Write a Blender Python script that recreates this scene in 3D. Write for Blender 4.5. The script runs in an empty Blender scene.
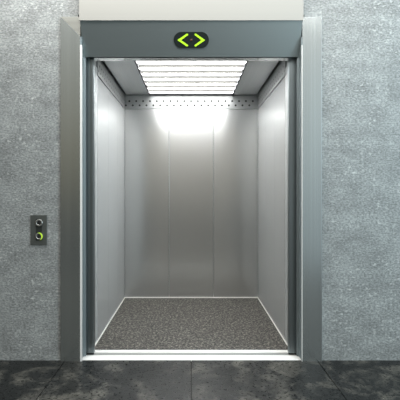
import bpy, bmesh, math
from mathutils import Vector, Matrix

S = bpy.context.scene
COL = S.collection
H = 1.2107          # eye height above the floor

# ------------------------------------------------------------------ helpers
def box(bm, x0, x1, y0, y1, z0, z1, mi=0, bev=0.0):
    r = bmesh.ops.create_cube(bm, size=1.0)
    vs = r['verts']
    for v in vs:
        v.co = Vector((x0 if v.co.x < 0 else x1, y0 if v.co.y < 0 else y1, z0 if v.co.z < 0 else z1))
    fs = set(f for v in vs for f in v.link_faces)
    for f in fs: f.material_index = mi
    if bev > 0:
        es = list(set(e for v in vs for e in v.link_edges))
        r = bmesh.ops.bevel(bm, geom=es, offset=bev, segments=2, affect='EDGES', profile=0.5)
        for f in r['faces']: f.material_index = mi
    return vs

def prism(bm, pts, axis, a, b, mi=0):
    """closed profile pts (2-D) extruded along axis from a to b"""
    def P(p, t):
        if axis == 'x': return (t, p[0], p[1])
        if axis == 'y': return (p[0], t, p[1])
        return (p[0], p[1], t)
    lo = [bm.verts.new(P(p, a)) for p in pts]
    hi = [bm.verts.new(P(p, b)) for p in pts]
    n = len(pts)
    fs = [bm.faces.new(lo), bm.faces.new(hi)]
    for i in range(n):
        fs.append(bm.faces.new((lo[i], lo[(i+1) % n], hi[(i+1) % n], hi[i])))
    for f in fs: f.material_index = mi
    return fs

def lathe(bm, prof, seg=32, mat=None, mi=0):
    """profile of (radius, height) revolved about local +Z, then moved by mat"""
    rings = []
    for r, h in prof:
        if r < 1e-6:
            rings.append([bm.verts.new((0, 0, h))])
        else:
            rings.append([bm.verts.new((r*math.cos(2*math.pi*k/seg), r*math.sin(2*math.pi*k/seg), h)) for k in range(seg)])
    for A, B in zip(rings, rings[1:]):
        for k in range(seg):
            a, b = A[k % len(A)], A[(k+1) % len(A)]
            c, d = B[(k+1) % len(B)], B[k % len(B)]
            vs = [a]
            for v in (b, c, d):
                if v not in vs: vs.append(v)
            if len(vs) > 2:
                f = bm.faces.new(vs); f.material_index = mi; f.smooth = True
    if mat is not None:
        bmesh.ops.transform(bm, matrix=mat, verts=[v for r in rings for v in r])

def wloc(o):
    v = Vector((0, 0, 0))
    while o is not None:
        v += o.location; o = o.parent
    return v

def obj(name, bm, mats, parent=None, origin=None):
    bmesh.ops.recalc_face_normals(bm, faces=bm.faces[:])
    if origin is None:
        if parent is not None:
            origin = wloc(parent)
        else:
            origin = Vector((0, 0, 0))
    origin = Vector(origin)
    for v in bm.verts: v.co -= origin
    me = bpy.data.meshes.new(name)
    bm.to_mesh(me); bm.free()
    for m in (mats if isinstance(mats, (list, tuple)) else [mats]):
        me.materials.append(m)
    o = bpy.data.objects.new(name, me)
    COL.objects.link(o)
    if parent is not None:
        o.parent = parent
        o.location = origin - wloc(parent)
    else:
        o.location = origin
    return o

def thing(name, label, cat, loc, group=None):
    o = bpy.data.objects.new(name, None)
    COL.objects.link(o)
    o.location = loc
    o.empty_display_size = 0.1
    tag(o, label, cat, group)
    return o

def tag(o, label, cat, group=None):
    o['label'] = label; o['category'] = cat
    if group: o['group'] = group

def struct(name, bm, mats):
    o = obj(name, bm, mats); o['kind'] = 'structure'; return o

# ------------------------------------------------------------------ materials
def new_mat(name):
    m = bpy.data.materials.new(name); m.use_nodes = True
    nt = m.node_tree; b = nt.nodes['Principled BSDF']
    return m, nt, b

def N(nt, t, **kw):
    n = nt.nodes.new(t)
    for k, v in kw.items():
        if k in n.inputs: n.inputs[k].default_value = v
        else: setattr(n, k, v)
    return n

def ramp(nt, stops, src):
    r = nt.nodes.new('ShaderNodeValToRGB')
    e = r.color_ramp.elements
    while len(e) < len(stops): e.new(0.5)
    for i, (p, c) in enumerate(stops):
        e[i].position = p
        e[i].color = (c, c, c, 1) if isinstance(c, (int, float)) else (*c, 1)
    nt.links.new(src, r.inputs[0])
    return r

def plain(name, col, rough=0.5, metal=0.0, emit=None, es=1.0):
    m, nt, b = new_mat(name)
    b.inputs['Base Color'].default_value = (*col, 1)
    b.inputs['Roughness'].default_value = rough
    b.inputs['Metallic'].default_value = metal
    if emit:
        b.inputs['Emission Color'].default_value = (*emit, 1)
        b.inputs['Emission Strength'].default_value = es
    # faint surface variation keeps it from looking like plastic
    tc = N(nt, 'ShaderNodeTexCoord')
    n = N(nt, 'ShaderNodeTexNoise', Scale=60.0, Detail=3.0)
    nt.links.new(tc.outputs['Object'], n.inputs['Vector'])
    mr = N(nt, 'ShaderNodeMapRange')
    mr.inputs['To Min'].default_value = max(0.02, rough-0.04); mr.inputs['To Max'].default_value = min(1, rough+0.04)
    nt.links.new(n.outputs['Fac'], mr.inputs['Value'])
    nt.links.new(mr.outputs['Result'], b.inputs['Roughness'])
    return m

def brushed(name, col, rough, aniso=0.7, streak=0.12, metal=1.0, grain='z', freq=160.0, tangent=None):
    """brushed sheet steel: fine grain lines running along one axis"""
    m, nt, b = new_mat(name)
    b.inputs['Metallic'].default_value = metal
    tc = N(nt, 'ShaderNodeTexCoord')
    mp = N(nt, 'ShaderNodeMapping')
    sc = {'z': (freq, freq, 0.25), 'x': (0.25, freq, freq), 'y': (freq, 0.25, freq)}[grain]
    mp.inputs['Scale'].default_value = sc
    nt.links.new(tc.outputs['Object'], mp.inputs['Vector'])
    n = N(nt, 'ShaderNodeTexNoise', Scale=1.0, Detail=3.0, Roughness=0.6)
    nt.links.new(mp.outputs[0], n.inputs['Vector'])
    mp2 = N(nt, 'ShaderNodeMapping')
    mp2.inputs['Scale'].default_value = tuple(s*0.16 if s > 5 else 0.12 for s in sc)
    nt.links.new(tc.outputs['Object'], mp2.inputs['Vector'])
    n2 = N(nt, 'ShaderNodeTexNoise', Scale=1.0, Detail=2.0)
    nt.links.new(mp2.outputs[0], n2.inputs['Vector'])
    ad = N(nt, 'ShaderNodeMath', operation='ADD')
    nt.links.new(n.outputs['Fac'], ad.inputs[0]); nt.links.new(n2.outputs['Fac'], ad.inputs[1])
    k = streak
    r = ramp(nt, [(0.32, tuple(c*(1-k) for c in col)), (0.68, tuple(min(1, c*(1+k)) for c in col))],
             N(nt, 'ShaderNodeMath', operation='MULTIPLY').outputs[0])
    mul = r.inputs[0].links[0].from_node
    nt.links.new(ad.outputs[0], mul.inputs[0]); mul.inputs[1].default_value = 0.5
    nt.links.new(r.outputs['Color'], b.inputs['Base Color'])
    mr = N(nt, 'ShaderNodeMapRange')
    mr.inputs['To Min'].default_value = rough*0.8; mr.inputs['To Max'].default_value = rough*1.2
    nt.links.new(n2.outputs['Fac'], mr.inputs['Value'])
    nt.links.new(mr.outputs['Result'], b.inputs['Roughness'])
    b.inputs['Anisotropic'].default_value = aniso
    if tangent:
        t = N(nt, 'ShaderNodeCombineXYZ')
        for i in range(3): t.inputs[i].default_value = tangent[i]
        nt.links.new(t.outputs[0], b.inputs['Tangent'])
    return m

def concrete():
    m, nt, b = new_mat('mottled_concrete')
    tc = N(nt, 'ShaderNodeTexCoord')
    mp = N(nt, 'ShaderNodeMapping'); mp.inputs['Scale'].default_value = (1, 1, 1.7)
    nt.links.new(tc.outputs['Object'], mp.inputs['Vector'])
    big = N(nt, 'ShaderNodeTexNoise', Scale=5.0, Detail=6.0, Roughness=0.65)
    mid = N(nt, 'ShaderNodeTexNoise', Scale=60.0, Detail=5.0, Roughness=0.7)
    fle = N(nt, 'ShaderNodeTexNoise', Scale=34.0, Detail=2.0, Roughness=0.5)
    clu = N(nt, 'ShaderNodeTexNoise', Scale=3.2, Detail=4.0, Roughness=0.6)
    for n in (big, mid, fle, clu): nt.links.new(mp.outputs[0], n.inputs['Vector'])
    rb = ramp(nt, [(0.3, 0.70), (0.7, 1.22)], big.outputs['Fac'])
    rm = ramp(nt, [(0.34, 0.52), (0.68, 1.5)], mid.outputs['Fac'])
    rf = ramp(nt, [(0.57, 0.0), (0.68, 1.0)], fle.outputs['Fac'])
    rc = ramp(nt, [(0.42, 0.15), (0.62, 1.0)], clu.outputs['Fac'])
    def mix(t, a, c, f=1.0):
        x = nt.nodes.new('ShaderNodeMix'); x.data_type = 'RGBA'; x.blend_type = t; x.clamp_result = False
        if isinstance(f, float): x.inputs[0].default_value = f
        else: nt.links.new(f, x.inputs[0])
        for s, v in ((x.inputs[6], a), (x.inputs[7], c)):
            if isinstance(v, tuple): s.default_value = v
            else: nt.links.new(v, s)
        return x.outputs[2]
    c = mix('MULTIPLY', rb.outputs[0], rm.outputs[0])
    c = mix('MULTIPLY', c, (0.30, 0.318, 0.318, 1))
    fm = N(nt, 'ShaderNodeMath', operation='MULTIPLY')
    nt.links.new(rf.outputs[0], fm.inputs[0]); nt.links.new(rc.outputs[0], fm.inputs[1])
    fm2 = N(nt, 'ShaderNodeMath', operation='MULTIPLY'); fm2.inputs[1].default_value = 0.6
    nt.links.new(fm.outputs[0], fm2.inputs[0])
    c = mix('MIX', c, (0.74, 0.76, 0.75, 1), fm2.outputs[0])
    nt.links.new(c, b.inputs['Base Color'])
    b.inputs['Roughness'].default_value = 0.7
    bp = N(nt, 'ShaderNodeBump', Strength=0.6, Distance=0.005)
    nt.links.new(mid.outputs['Fac'], bp.inputs['Height'])
    nt.links.new(bp.outputs[0], b.inputs['Normal'])
    return m

def slate():
    m, nt, b = new_mat('dark_slate_tile')
    tc = N(nt, 'ShaderNodeTexCoord')
    big = N(nt, 'ShaderNodeTexNoise', Scale=4.5, Detail=7.0, Roughness=0.68, Distortion=0.6)
    fin = N(nt, 'ShaderNodeTexNoise', Scale=45.0, Detail=4.0, Roughness=0.7)
    for n in (big, fin): nt.links.new(tc.outputs['Object'], n.inputs['Vector'])
    rb = ramp(nt, [(0.36, (0.008, 0.009, 0.009)), (0.50, (0.012, 0.013, 0.013)), (0.66, (0.075, 0.073, 0.064))], big.outputs['Fac'])
    rf = ramp(nt, [(0.36, 0.40), (0.66, 1.9)], fin.outputs['Fac'])
    x = nt.nodes.new('ShaderNodeMix'); x.data_type = 'RGBA'; x.blend_type = 'MULTIPLY'; x.inputs[0].default_value = 1
    nt.links.new(rb.outputs[0], x.inputs[6]); nt.links.new(rf.outputs[0], x.inputs[7])
    nt.links.new(x.outputs[2], b.inputs['Base Color'])
    rr = ramp(nt, [(0.35, 0.22), (0.7, 0.5)], fin.outputs['Fac'])
    b.inputs['IOR'].default_value = 1.36
    nt.links.new(rr.outputs[0], b.inputs['Roughness'])
    bp = N(nt, 'ShaderNodeBump', Strength=0.5, Distance=0.004)
    nt.links.new(fin.outputs['Fac'], bp.inputs['Height'])
    nt.links.new(bp.outputs[0], b.inputs['Normal'])
    return m

def speckle():
    m, nt, b = new_mat('speckled_grey_floor')
    tc = N(nt, 'ShaderNodeTexCoord')
    v = N(nt, 'ShaderNodeTexNoise', Scale=62.0, Detail=2.5, Roughness=0.6, Distortion=0.8)
    w = N(nt, 'ShaderNodeTexVoronoi', Scale=120.0)
    for n in (v, w): nt.links.new(tc.outputs['Object'], n.inputs['Vector'])
    r = ramp(nt, [(0.40, (0.010, 0.009, 0.008)), (0.5, (0.050, 0.047, 0.040)), (0.64, (0.24, 0.225, 0.195))], v.outputs['Fac'])
    r2 = ramp(nt, [(0.0, 0.4), (1.0, 1.15)], w.outputs['Color'])
    x = nt.nodes.new('ShaderNodeMix'); x.data_type = 'RGBA'; x.blend_type = 'MULTIPLY'; x.inputs[0].default_value = 1
    nt.links.new(r.outputs[0], x.inputs[6]); nt.links.new(r2.outputs[0], x.inputs[7])
    nt.links.new(x.outputs[2], b.inputs['Base Color'])
    b.inputs['Roughness'].default_value = 0.7
    return m

def diffuser_mat():
    """opal diffuser: shading painted into its emission, bright front edge to grey rear"""
    m, nt, b = new_mat('opal_light_diffuser')
    b.inputs['Base Color'].default_value = (0.85, 0.85, 0.85, 1)
    b.inputs['Roughness'].default_value = 0.4
    tc = N(nt, 'ShaderNodeTexCoord'); sp = N(nt, 'ShaderNodeSeparateXYZ')
    nt.links.new(tc.outputs['Generated'], sp.inputs[0])
    r = ramp(nt, [(0.0, 1.0), (0.45, 0.7), (0.62, 0.075), (0.78, 0.030), (1.0, 0.016)], sp.outputs['Y'])
    b.inputs['Emission Color'].default_value = (1, 0.99, 0.97, 1)
    nt.links.new(r.outputs[0], b.inputs['Emission Color'])
    b.inputs['Emission Strength'].default_value = 22.0
    return m

M = {}
M['concrete'] = concrete()
M['slate'] = slate()
M['grout'] = plain('dark_grout', (0.006, 0.006, 0.006), 0.9)
M['speckle'] = speckle()
Z = (0, 0, 1)
M['casing'] = brushed('brushed_steel_casing', (0.42, 0.455, 0.455), 0.24, 0.0, 0.07, tangent=Z, metal=0.85)
M['casing_top'] = brushed('brushed_steel_casing_top', (0.40, 0.41, 0.39), 0.36, 0.2, 0.07, grain='x', tangent=(1, 0, 0), metal=0.95)
M['hood'] = plain('satin_off_white_metal', (0.34, 0.337, 0.315), 0.5, 0.0)
M['soffit'] = plain('satin_grey_metal', (0.50, 0.56, 0.56), 0.32, 0.85)
M['leaf'] = brushed('brushed_door_steel', (0.22, 0.25, 0.26), 0.35, 0.6, 0.14, tangent=Z)
M['jamb'] = brushed('brushed_jamb_steel', (0.21, 0.25, 0.265), 0.6, 0.0, 0.04, tangent=Z, metal=0.5)
M['cabjamb'] = brushed('light_cabin_jamb_steel', (0.42, 0.44, 0.44), 0.4, 0.3, 0.04, tangent=Z, metal=0.35)
M['white'] = plain('polished_header_strip', (0.93, 0.94, 0.93), 0.12, 1.0)
M['bright'] = plain('polished_edge_trim', (0.92, 0.93, 0.92), 0.3, 0.2)
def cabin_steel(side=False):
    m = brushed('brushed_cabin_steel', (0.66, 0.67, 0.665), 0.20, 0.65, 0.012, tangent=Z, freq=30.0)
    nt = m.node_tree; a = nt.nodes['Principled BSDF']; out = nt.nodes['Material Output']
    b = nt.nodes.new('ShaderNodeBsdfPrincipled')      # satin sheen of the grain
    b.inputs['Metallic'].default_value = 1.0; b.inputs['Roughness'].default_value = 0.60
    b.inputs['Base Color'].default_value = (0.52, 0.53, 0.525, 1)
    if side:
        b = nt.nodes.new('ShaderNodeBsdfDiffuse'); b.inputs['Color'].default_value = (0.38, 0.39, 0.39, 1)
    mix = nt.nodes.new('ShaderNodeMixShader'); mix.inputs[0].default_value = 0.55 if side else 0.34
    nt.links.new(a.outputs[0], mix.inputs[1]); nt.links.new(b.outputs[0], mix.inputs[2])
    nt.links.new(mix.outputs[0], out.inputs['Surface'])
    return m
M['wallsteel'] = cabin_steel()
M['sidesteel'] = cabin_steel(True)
M['ceilsteel'] = brushed('brushed_ceiling_steel', (0.72, 0.73, 0.73), 0.45, 0.4, 0.05, grain='y', tangent=(0, 1, 0))
M['band'] = brushed('perforated_band_steel', (0.34, 0.35, 0.35), 0.42, 0.3, 0.05, grain='x', tangent=Z, metal=0.8)
M['hole'] = plain('dark_hole', (0.012, 0.012, 0.012), 0.9)
M['black'] = plain('black_gap', (0.008, 0.008, 0.009), 0.8)
M['skirt'] = plain('light_skirting_metal', (0.80, 0.79, 0.75), 0.35, 0.3)
M['sill'] = plain('light_sill_metal', (0.82, 0.82, 0.80), 0.4, 0.0)
M['groove'] = plain('sill_groove', (0.30, 0.31, 0.30), 0.6, 0.3)
M['diff'] = diffuser_mat()
M['lframe'] = plain('dark_grille_frame', (0.10, 0.10, 0.11), 0.5, 0.5)
M['plate'] = brushed('dark_button_plate', (0.13, 0.145, 0.14), 0.45, 0.3, 0.1, tangent=Z, metal=0.6)
M['plate_in'] = plain('dark_plate_inset', (0.045, 0.052, 0.050), 0.4, 0.4)
M['ring'] = plain('chrome_ring', (0.36, 0.37, 0.36), 0.35, 0.8)
M['core'] = plain('black_button_core', (0.02, 0.022, 0.022), 0.35)
M['lime'] = plain('lit_lime_ring', (0.45, 0.65, 0.05), 0.4, 0.0, (0.50, 0.85, 0.03), 0.55)
M['arrow'] = plain('lit_lime_arrow', (0.4, 0.7, 0.02), 0.4, 0.0, (0.40, 0.78, 0.03), 0.85)
M['screen'] = plain('dark_indicator_lens', (0.020, 0.026, 0.024), 0.3)
M['dot'] = plain('dim_orange_dot', (0.10, 0.035, 0.015), 0.5)
M['shaft'] = plain('shaft_block', (0.12, 0.12, 0.12), 0.9)

# ------------------------------------------------------------------ setting
WT = 0.06           # front wall is 6 cm thick
HO = 0.789          # half width of the opening
OT = 2.30           # top of the opening
bm = bmesh.new()
# one slab with a rectangular doorway cut in it (U-shaped profile extruded in depth)
prism(bm, [(-3.2, -0.0), (-HO-0.02, 0.0), (-HO-0.02, OT+0.17), (HO+0.02, OT+0.17), (HO+0.02, 0.0), (3.2, 0.0), (3.2, 3.2), (-3.2, 3.2)], 'y', 0.0, WT)
struct('wall_front', bm, M['concrete'])

bm = bmesh.new()
# tiles of 0.9 m with thin open joints over a dark bed
for i in range(-4, 4):
    for j in range(-4, 0):
        x0 = i*0.9; y0 = j*0.9
        g = 0.0028
        box(bm, x0+g, x0+0.9-g, y0+g, y0+0.9-(g if j < -1 else 0.0), -0.02, 0.0, 0)
box(bm, -3.6, 3.6, -3.6, 0.0, -0.05, -0.012, 1)
box(bm, -3.6, 3.6, 0.0, 2.2, -0.05, -0.012, 1)
struct('floor', bm, [M['slate'], M['grout']])

bm = bmesh.new()    # unseen lift shaft behind the wall, added to keep world light out
box(bm, -1.6, -1.5, WT, 2.1, -0.012, 3.2)
struct('wall_shaft_left', bm, M['shaft'])
bm = bmesh.new(); box(bm, 1.5, 1.6, WT, 2.1, -0.012, 3.2); struct('wall_shaft_right', bm, M['shaft'])
bm = bmesh.new(); box(bm, -1.5, 1.5, 2.0, 2.1, -0.012, 3.2); struct('wall_shaft_back', bm, M['shaft'])
bm = bmesh.new(); box(bm, -1.5, 1.5, WT, 2.0, 3.1, 3.2); struct('ceiling', bm, M['shaft'])  # unseen shaft lid, added to block world light from above

# ------------------------------------------------------------------ door surround
CW = 0.142          # casing width
CO = HO+CW
CT = H+(191-17.5)/140.0
sur = thing('entrance_surround', 'wide brushed steel frame around the lift doorway, mitred at its upper left corner', 'door frame', (0, 0, 0))
for s in (-1, 1):
    bm = bmesh.new()
    prism(bm, [(s*HO, 0.0), (s*CO, 0.0), (s*CO, CT), (s*HO, CT-CW)], 'y', -0.014, 0.0)
    bmesh.ops.recalc_face_normals(bm, faces=bm.faces[:])
    es = [e for e in bm.edges if all(abs(v.co.y+0.014) < 1e-5 for v in e.verts) and abs(e.verts[0].co.x-e.verts[1].co.x) < 1e-5]
    bmesh.ops.bevel(bm, geom=es, offset=0.003, segments=2, affect='EDGES', profile=0.5)
    obj('side_casing', bm, M['casing'], sur)
for s in (-1, 1):           # the top rail shows only at its mitred ends, the header covers the rest
    bm = bmesh.new()
    prism(bm, [(s*CO, CT), (s*(HO+0.001), CT), (s*(HO+0.001), CT-CW+0.001)], 'y', -0.0135, 0.0)
    obj('top_casing', bm, M['casing_top' if s < 0 else 'casing'], sur)
for s in (-1, 1):
    bm = bmesh.new()      # reveal: lining of the doorway with a small step behind
    prism(bm, [(s*HO, -0.016), (s*(HO+0.018), -0.0), (s*(HO+0.018), 0.085), (s*(HO-0.018), 0.085), (s*(HO-0.018), 0.062), (s*(HO-0.004), 0.056), (s*(HO-0.004), 0.004), (s*(HO-0.008), -0.012)], 'z', 0.0045, CT-CW-0.001)
    obj('reveal', bm, M['jamb'], sur)
    bm = bmesh.new()      # bright edge strip
    w = 0.013 if s < 0 else 0.005
    prism(bm, [(s*(HO+0.001), -0.0185), (s*(HO-w), -0.0165), (s*(HO-w), -0.0125), (s*(HO+0.001), -0.0145)], 'z', 0.0, CT-CW-0.06)
    obj('edge_strip', bm, M['bright'], sur)['label'] = 'bright white edge strip'

# ------------------------------------------------------------------ header hood with the indicator
FZ = 2.412
hood = thing('entrance_header', 'projecting off-white header over the lift doorway with a slanted grey underside', 'header', (0, 0, FZ))
bm = bmesh.new()
HF = 0.789
box(bm, -HF, HF, -0.050, -0.016, FZ, 2.86, 0, 0.002)
obj('fascia', bm, M['hood'], hood)
bm = bmesh.new()
yb, zb = 0.055, 2.186
prism(bm, [(-0.046, FZ), (yb, zb), (yb, zb+0.03), (-0.016, FZ+0.0)], 'x', -0.784, 0.784)
obj('soffit_panel', bm, M['soffit'], hood)['label'] = 'dark grey slanted soffit panel'
bm = bmesh.new()
box(bm, -HF, HF, -0.0515, -0.046, FZ-0.003, FZ+0.004, 0, 0.001)
obj('edge_strip', bm, M['hood'], hood)

# indicator: local frame on the slanted panel (u = right, v = up the slope, n = outwards)
p0 = Vector((0, -0.046, FZ)); p1 = Vector((0, yb, zb))
vdir = (p0-p1).normalized(); u = Vector((1, 0, 0)); n = u.cross(vdir).normalized()
if n.y > 0: n = -n
c = p1.lerp(p0, 0.47)
MX = Matrix(((u.x, vdir.x, n.x, c.x), (u.y, vdir.y, n.y, c.y), (u.z, vdir.z, n.z, c.z), (0, 0, 0, 1)))
ind = thing('direction_indicator', 'dark oval lens with two lit lime green arrows on the slanted header', 'indicator', tuple(c))
def capsule(bm, hw, hh, z0, z1, mi=0, seg=14):
    pts = []
    for k in range(seg+1):
        a = -math.pi/2 + math.pi*k/seg; pts.append((hw-hh+hh*math.cos(a), hh*math.sin(a)))
    for k in range(seg+1):
        a = math.pi/2 + math.pi*k/seg; pts.append((-(hw-hh)+hh*math.cos(a), hh*math.sin(a)))
    prism(bm, pts, 'z', z0, z1, mi)
bm = bmesh.new(); capsule(bm, 0.126, 0.055, 0.0, 0.004); bmesh.ops.transform(bm, matrix=MX, verts=bm.verts[:])
obj('lens', bm, M['screen'], ind)
def stroke(bm, a, b, w0, w1, z0, z1):
    a = Vector(a); b = Vector(b); d = (b-a).normalized(); q = Vector((-d.y, d.x))
    prism(bm, [tuple(a+q*w0), tuple(a-q*w0), tuple(b-q*w1), tuple(b+q*w1)], 'z', z0, z1)
for s in (-1, 1):
    bm = bmesh.new()
    tip = (s*0.094, 0.0); e1 = (s*0.026, 0.041); e2 = (s*0.026, -0.041)
    # one solid chevron outline
    def off(s_):
        return [(s*0.100, 0.0), (s*0.030, 0.0445), (s*0.021, 0.0355), (s*0.073, 0.0), (s*0.021, -0.0355), (s*0.030, -0.0445)]
    prism(bm, off(s), 'z', 0.004, 0.006)
    bmesh.ops.transform(bm, matrix=MX, verts=bm.verts[:])
    obj('arrow', bm, M['arrow'], ind)['label'] = 'lit lime green arrow pointing ' + ('left' if s < 0 else 'right')
bm = bmesh.new(); lathe(bm, [(0.0, 0.0055), (0.008, 0.005), (0.009, 0.0035)], 20); bmesh.ops.transform(bm, matrix=MX, verts=bm.verts[:])
obj('lamp', bm, M['dot'], ind)['label'] = 'dim orange dot between the arrows'

# ------------------------------------------------------------------ sliding doors, parked open
LY0, LY1 = 0.092, 0.128
for s in (-1, 1):
    t = thing('sliding_panel', ('left' if s < 0 else 'right') + ' steel sliding door drawn back with only its edge showing in the doorway',
              'door', (s*0.717, (LY0+LY1)/2, 0.012), 'lift doors')
    a = s*0.717; b_ = s*1.40
    bm = bmesh.new()
    box(bm, min(a, b_), max(a, b_), LY0, LY1, 0.014, 2.235, 0, 0.004)
    obj('panel', bm, M['leaf'], t)
    bm = bmesh.new()      # rolled leading edge
    for k in range(2):
        xa = a + s*(0.012+0.026*k)
        box(bm, xa-0.0035, xa+0.0035, LY0-0.004, LY0+0.002, 0.016, 2.22, 0, 0.0015)
    obj('edge_bead', bm, M['leaf'], t)
    bm = bmesh.new()
    box(bm, min(a+s*0.004, b_), max(a+s*0.004, b_), 0.100, 0.120, 0.004, 0.0145)
    obj('guide_shoe', bm, M['black'], t)
bm = bmesh.new()          # hanging track above the leaves
box(bm, -1.40, 1.40, 0.086, 0.0905, 2.222, 2.30, 0)
box(bm, -1.40, 1.40, 0.1295, 0.1335, 2.222, 2.30, 0)
box(bm, -1.40, 1.40, 0.0905, 0.1295, 2.28, 2.30, 0)
o = obj('hanging_track', bm, M['leaf'], None, (0, 0.11, 2.22)); tag(o, 'dark steel track across the top of the lift doorway', 'track')

# sill
o = thing('threshold_strip', 'pale metal sill strip with a groove across the foot of the lift doorway', 'sill', (0, 0.09, 0))
bm = bmesh.new(); box(bm, -0.806, 0.806, 0.001, 0.084, -0.008, 0.004, 0, 0.0015); obj('front_rail', bm, M['sill'], o)
bm = bmesh.new(); box(bm, -0.770, 0.770, 0.136, 0.185, -0.008, 0.004, 0, 0.0015); obj('rear_rail', bm, M['sill'], o)
bm = bmesh.new(); box(bm, -0.770, 0.770, 0.084, 0.136, -0.010, 0.000); obj('groove', bm, M['groove'], o)

# ------------------------------------------------------------------ lift cabin
HW, YB, YF, ZC, ZB = 0.755, 1.709, 0.195, 2.297, 2.139
cab = thing('lift_cabin', 'open brushed steel lift cabin with panelled walls and speckled grey floor', 'lift cabin', (0, 0.95, 0))
def panelbox(name, x0, x1, y0, y1, z0, z1, m, bev=0.0025):
    bm = bmesh.new(); box(bm, x0, x1, y0, y1, z0, z1, 0, bev); return obj(name, bm, m, cab)
g = 0.0018
panelbox('floor_panel', -HW-0.03, HW+0.03, YF, YB+0.03, -0.008, 0.002, M['speckle'], 0)
for k in range(3):
    x0 = -HW + k*2*HW/3; x1 = x0+2*HW/3
    panelbox('rear_panel', x0+g, x1-g, YB, YB+0.012, 0.0, ZB-g, M['wallsteel'])
ys = [0.366, 0.80, 1.25, YB]
for s in (-1, 1):
    for a, b_ in zip(ys, ys[1:]):
        x0, x1 = sorted((s*HW, s*(HW+0.012)))
        panelbox('side_panel', x0, x1, a+g*0.5, b_-g*0.5, 0.0, ZB-g, M['sidesteel'], 0.0015)
    x0, x1 = sorted((s*HW, s*(HW+0.012)))
    panelbox('front_jamb', x0, x1, YF, 0.366-g, 0.0, ZB+0.06, M['cabjamb'], 0.0015)
    # dark core behind the seams
bm = bmesh.new()
box(bm, -HW-0.02, HW+0.02, YB+0.012, YB+0.022, 0.0, ZC+0.05)
for s in (-1, 1):
    x0, x1 = sorted((s*(HW+0.012), s*(HW+0.022)))
    box(bm, x0, x1, YF, YB+0.022, 0.0, ZC+0.05)
obj('shell', bm, M['cabjamb'], cab)
# perforated ventilation band
def hole(bm, cx, cz, r, plane, face):
    vs = []
    for k in range(10):
        a = 2*math.pi*k/10
        if plane == 'y': vs.append(bm.verts.new((cx+r*math.cos(a), face, cz+r*math.sin(a))))
        else: vs.append(bm.verts.new((face, cx+r*math.cos(a), cz+r*math.sin(a))))
    f = bm.faces.new(vs); f.material_index = 1
zr = (H+0.968, H+1.016)
bm = bmesh.new()
box(bm, -HW, HW, YB-0.004, YB+0.012, ZB+g, ZC-0.012, 0, 0.001)
for k in range(19):
    hole(bm, -0.70+0.0775*k, zr[1], 0.0115, 'y', YB-0.0046)
    hole(bm, -0.739+0.0775*k+0.0, zr[0], 0.0115, 'y', YB-0.0046)
obj('vent_band', bm, [M['band'], M['hole']], cab)
for s in (-1, 1):
    bm = bmesh.new()
    x0, x1 = sorted((s*(HW-0.004), s*(HW+0.012)))
    box(bm, x0, x1, 0.366, YB-0.004, ZB+g, ZC-0.012, 0, 0.001)
    for k in range(17):
        hole(bm, 0.42+0.0775*k, zr[1], 0.0080, 'x', s*(HW-0.0046))
        hole(bm, 0.381+0.0775*k, zr[0], 0.0080, 'x', s*(HW-0.0046))
    obj('vent_band', bm, [M['band'], M['hole']], cab)
# skirting
bm = bmesh.new(); box(bm, -HW, HW, YB-0.010, YB, 0.0, 0.012, 0, 0.001); obj('skirting', bm, M['skirt'], cab)
for s in (-1, 1):
    bm = bmesh.new(); x0, x1 = sorted((s*(HW-0.007), s*HW)); box(bm, x0, x1, 0.205, YB-0.010, 0.0, 0.010, 0, 0.001); obj('skirting', bm, M['skirt'], cab)
# cabin door header
bm = bmesh.new()
box(bm, -HW, HW, 0.136, 0.205, 2.205, 2.296, 0, 0.0015)
obj('front_header', bm, M['white'], cab)
# ceiling: two side panels and black shadow gaps
LH = 0.462
for s in (-1, 1):
    bm = bmesh.new(); x0, x1 = sorted((s*(LH+0.012), s*(HW-0.022)))
    box(bm, x0, x1, 0.21, YB-0.012, ZC, ZC+0.012, 0, 0.002)
    obj('ceiling_panel', bm, M['ceilsteel'], cab)
bm = bmesh.new(); box(bm, -HW-0.02, HW+0.02, 0.206, YB+0.02, ZC+0.05, ZC+0.06); obj('roof', bm, M['black'], cab)

# ceiling light with its eight diffusers
lt = thing('ceiling_light', 'wide louvred white ceiling light set in the lift cabin ceiling', 'ceiling light', (0, 0.95, ZC))
bm = bmesh.new()
for s in (-1, 1):
    x0, x1 = sorted((s*LH, s*(LH+0.012))); box(bm, x0, x1, 0.22, YB-0.012, ZC-0.008, ZC+0.03)
box(bm, -LH, LH, YB-0.022, YB-0.010, ZC-0.004, ZC+0.03)
box(bm, -LH, LH, 0.208, 0.222, ZC-0.004, ZC+0.03)
obj('frame', bm, M['lframe'], lt)
P = 0.175
for k in range(8):
    y1 = YB-0.024-P*k; y0 = y1-P+0.014
    if y0 < 0.24: y0 = 0.24
    bm = bmesh.new()
    nseg = 10; pts = []
    for q in range(nseg+1):
        a = math.pi*q/nseg
        pts.append(((y0+y1)/2+(y1-y0)/2*math.cos(a), ZC+0.010-0.009*math.sin(a)))
    fs = prism(bm, pts, 'x', -LH+0.004, LH-0.004)
    for f in bm.faces: f.smooth = False
    obj('diffuser', bm, M['diff'], lt)
    bm = bmesh.new()
    box(bm, -LH+0.002, LH-0.002, y1+0.001, y1+0.009, ZC-0.012, ZC+0.02, 0, 0.001)
    if k: obj('louvre_bar', bm, M['skirt'], lt)
    else: bm.free()
bm = bmesh.new(); box(bm, -LH, LH, 0.222, YB-0.022, ZC+0.03, ZC+0.036); obj('back_plate', bm, M['skirt'], lt)

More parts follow.
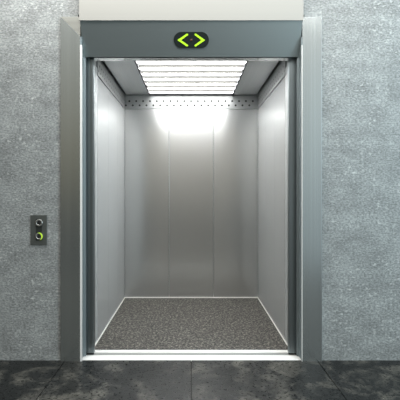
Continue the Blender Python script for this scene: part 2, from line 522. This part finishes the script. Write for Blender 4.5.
# ------------------------------------------------------------------ call buttons
bx, bz = (39.0-191.3)/140.0, H+(191-230.0)/140.0
bt = thing('call_button_panel', 'small dark metal plate with two round call buttons on the grey wall', 'call buttons', (bx, 0, bz))
bm = bmesh.new(); box(bm, bx-0.058, bx+0.058, -0.007, 0.0, bz-0.107, bz+0.107, 0, 0.002); obj('plate', bm, M['plate'], bt)
bm = bmesh.new(); box(bm, bx-0.020, bx+0.024, -0.0085, -0.006, bz-0.075, bz+0.08, 0, 0.001); obj('inset', bm, M['plate_in'], bt)
R = Matrix.Rotation(math.radians(90), 4, 'X')
for cz, lit in ((bz+0.052, False), (bz-0.044, True)):
    T = Matrix.Translation((bx+0.004, -0.007, cz)) @ R
    bm = bmesh.new()
    lathe(bm, [(0.0265, 0.0), (0.0265, 0.006), (0.0235, 0.0095), (0.0160, 0.0095), (0.0140, 0.006), (0.0140, 0.0)], 36, T)
    ring = obj('button_ring', bm, M['ring'], bt)
    if lit:
        bm = bmesh.new()
        pts = []
        for q in range(19):
            a = math.radians(-75 + 190*q/18); pts.append((0.0262*math.cos(a), 0.0262*math.sin(a)))
        for q in range(19):
            t_ = q/18; a = math.radians(115 - 190*t_); rr = 0.0262-0.0085*math.sin(math.pi*t_); pts.append((rr*math.cos(a)*0.999, rr*math.sin(a)*0.999))
        pts.pop(19); pts.pop()
        prism(bm, pts, 'z', 0.005, 0.0102)
        bmesh.ops.transform(bm, matrix=T, verts=bm.verts[:])
        obj('button_lamp', bm, M['lime'], bt)['label'] = 'lit lime green crescent on the lower button'
    bm = bmesh.new()
    lathe(bm, [(0.0, 0.0055), (0.010, 0.006), (0.0130, 0.004), (0.0135, 0.0)], 32, T)
    obj('button', bm, M['core'], bt)

# ------------------------------------------------------------------ light
def area(name, loc, target, sx, sy, e, col):
    l = bpy.data.lights.new(name, 'AREA'); l.shape = 'RECTANGLE'; l.size = sx; l.size_y = sy
    l.energy = e; l.color = col
    o = bpy.data.objects.new(name, l); COL.objects.link(o); o.location = loc
    o.rotation_euler = (Vector(target)-Vector(loc)).to_track_quat('-Z', 'Y').to_euler()
    return o
area('hall_light', (-0.1, -0.78, 3.2), (0.0, -0.12, 1.6), 3.6, 0.30, 54, (1.0, 0.98, 0.94))
area('hall_side_light', (3.0, -2.2, 2.3), (1.2, 0, 1.2), 1.0, 1.6, 66, (0.66, 0.90, 1.0))

w = bpy.data.worlds.new('hall_surroundings'); S.world = w; w.use_nodes = True
nt = w.node_tree; bg = nt.nodes['Background']
tc = N(nt, 'ShaderNodeTexCoord'); sp = N(nt, 'ShaderNodeSeparateXYZ')
nt.links.new(tc.outputs['Generated'], sp.inputs[0])
mr = N(nt, 'ShaderNodeMapRange'); mr.inputs['From Min'].default_value = -1; mr.inputs['From Max'].default_value = 1
nt.links.new(sp.outputs['Z'], mr.inputs['Value'])
r = ramp(nt, [(0.0, (0.05, 0.05, 0.05)), (0.30, (0.05, 0.065, 0.07)), (0.48, (0.05, 0.049, 0.045)), (0.53, (0.26, 0.215, 0.12)), (0.60, (0.40, 0.37, 0.30)), (0.70, (0.58, 0.575, 0.53)), (1.0, (0.8, 0.8, 0.78))], mr.outputs['Result'])
r2 = ramp(nt, [(0.0, (0.10, 0.11, 0.11)), (0.30, (0.42, 0.50, 0.53)), (0.50, (0.62, 0.70, 0.73)), (0.68, (1.0, 1.0, 0.98)), (1.0, (1.0, 1.0, 1.0))], mr.outputs['Result'])
mx = N(nt, 'ShaderNodeMapRange'); mx.inputs['From Min'].default_value = 0.07; mx.inputs['From Max'].default_value = 0.30
nt.links.new(sp.outputs['X'], mx.inputs['Value'])
mm = nt.nodes.new('ShaderNodeMix'); mm.data_type = 'RGBA'
nt.links.new(mx.outputs['Result'], mm.inputs[0]); nt.links.new(r.outputs[0], mm.inputs[6]); nt.links.new(r2.outputs[0], mm.inputs[7])
nt.links.new(mm.outputs[2], bg.inputs[0]); bg.inputs[1].default_value = 1.0

# ------------------------------------------------------------------ camera
cd = bpy.data.cameras.new('camera'); cam = bpy.data.objects.new('camera', cd); COL.objects.link(cam)
cam.location = (0, -2.93, H); cam.rotation_euler = (math.radians(90), 0, 0)
cd.sensor_width = 36; cd.lens = 36*410/400
cd.shift_x = 8.7/400; cd.shift_y = -9.0/400
S.camera = cam
S.view_settings.view_transform = 'Standard'
S.view_settings.look = 'None'
S.cycles.max_bounces = 12; S.cycles.glossy_bounces = 8
S.cycles.sample_clamp_indirect = 4.0
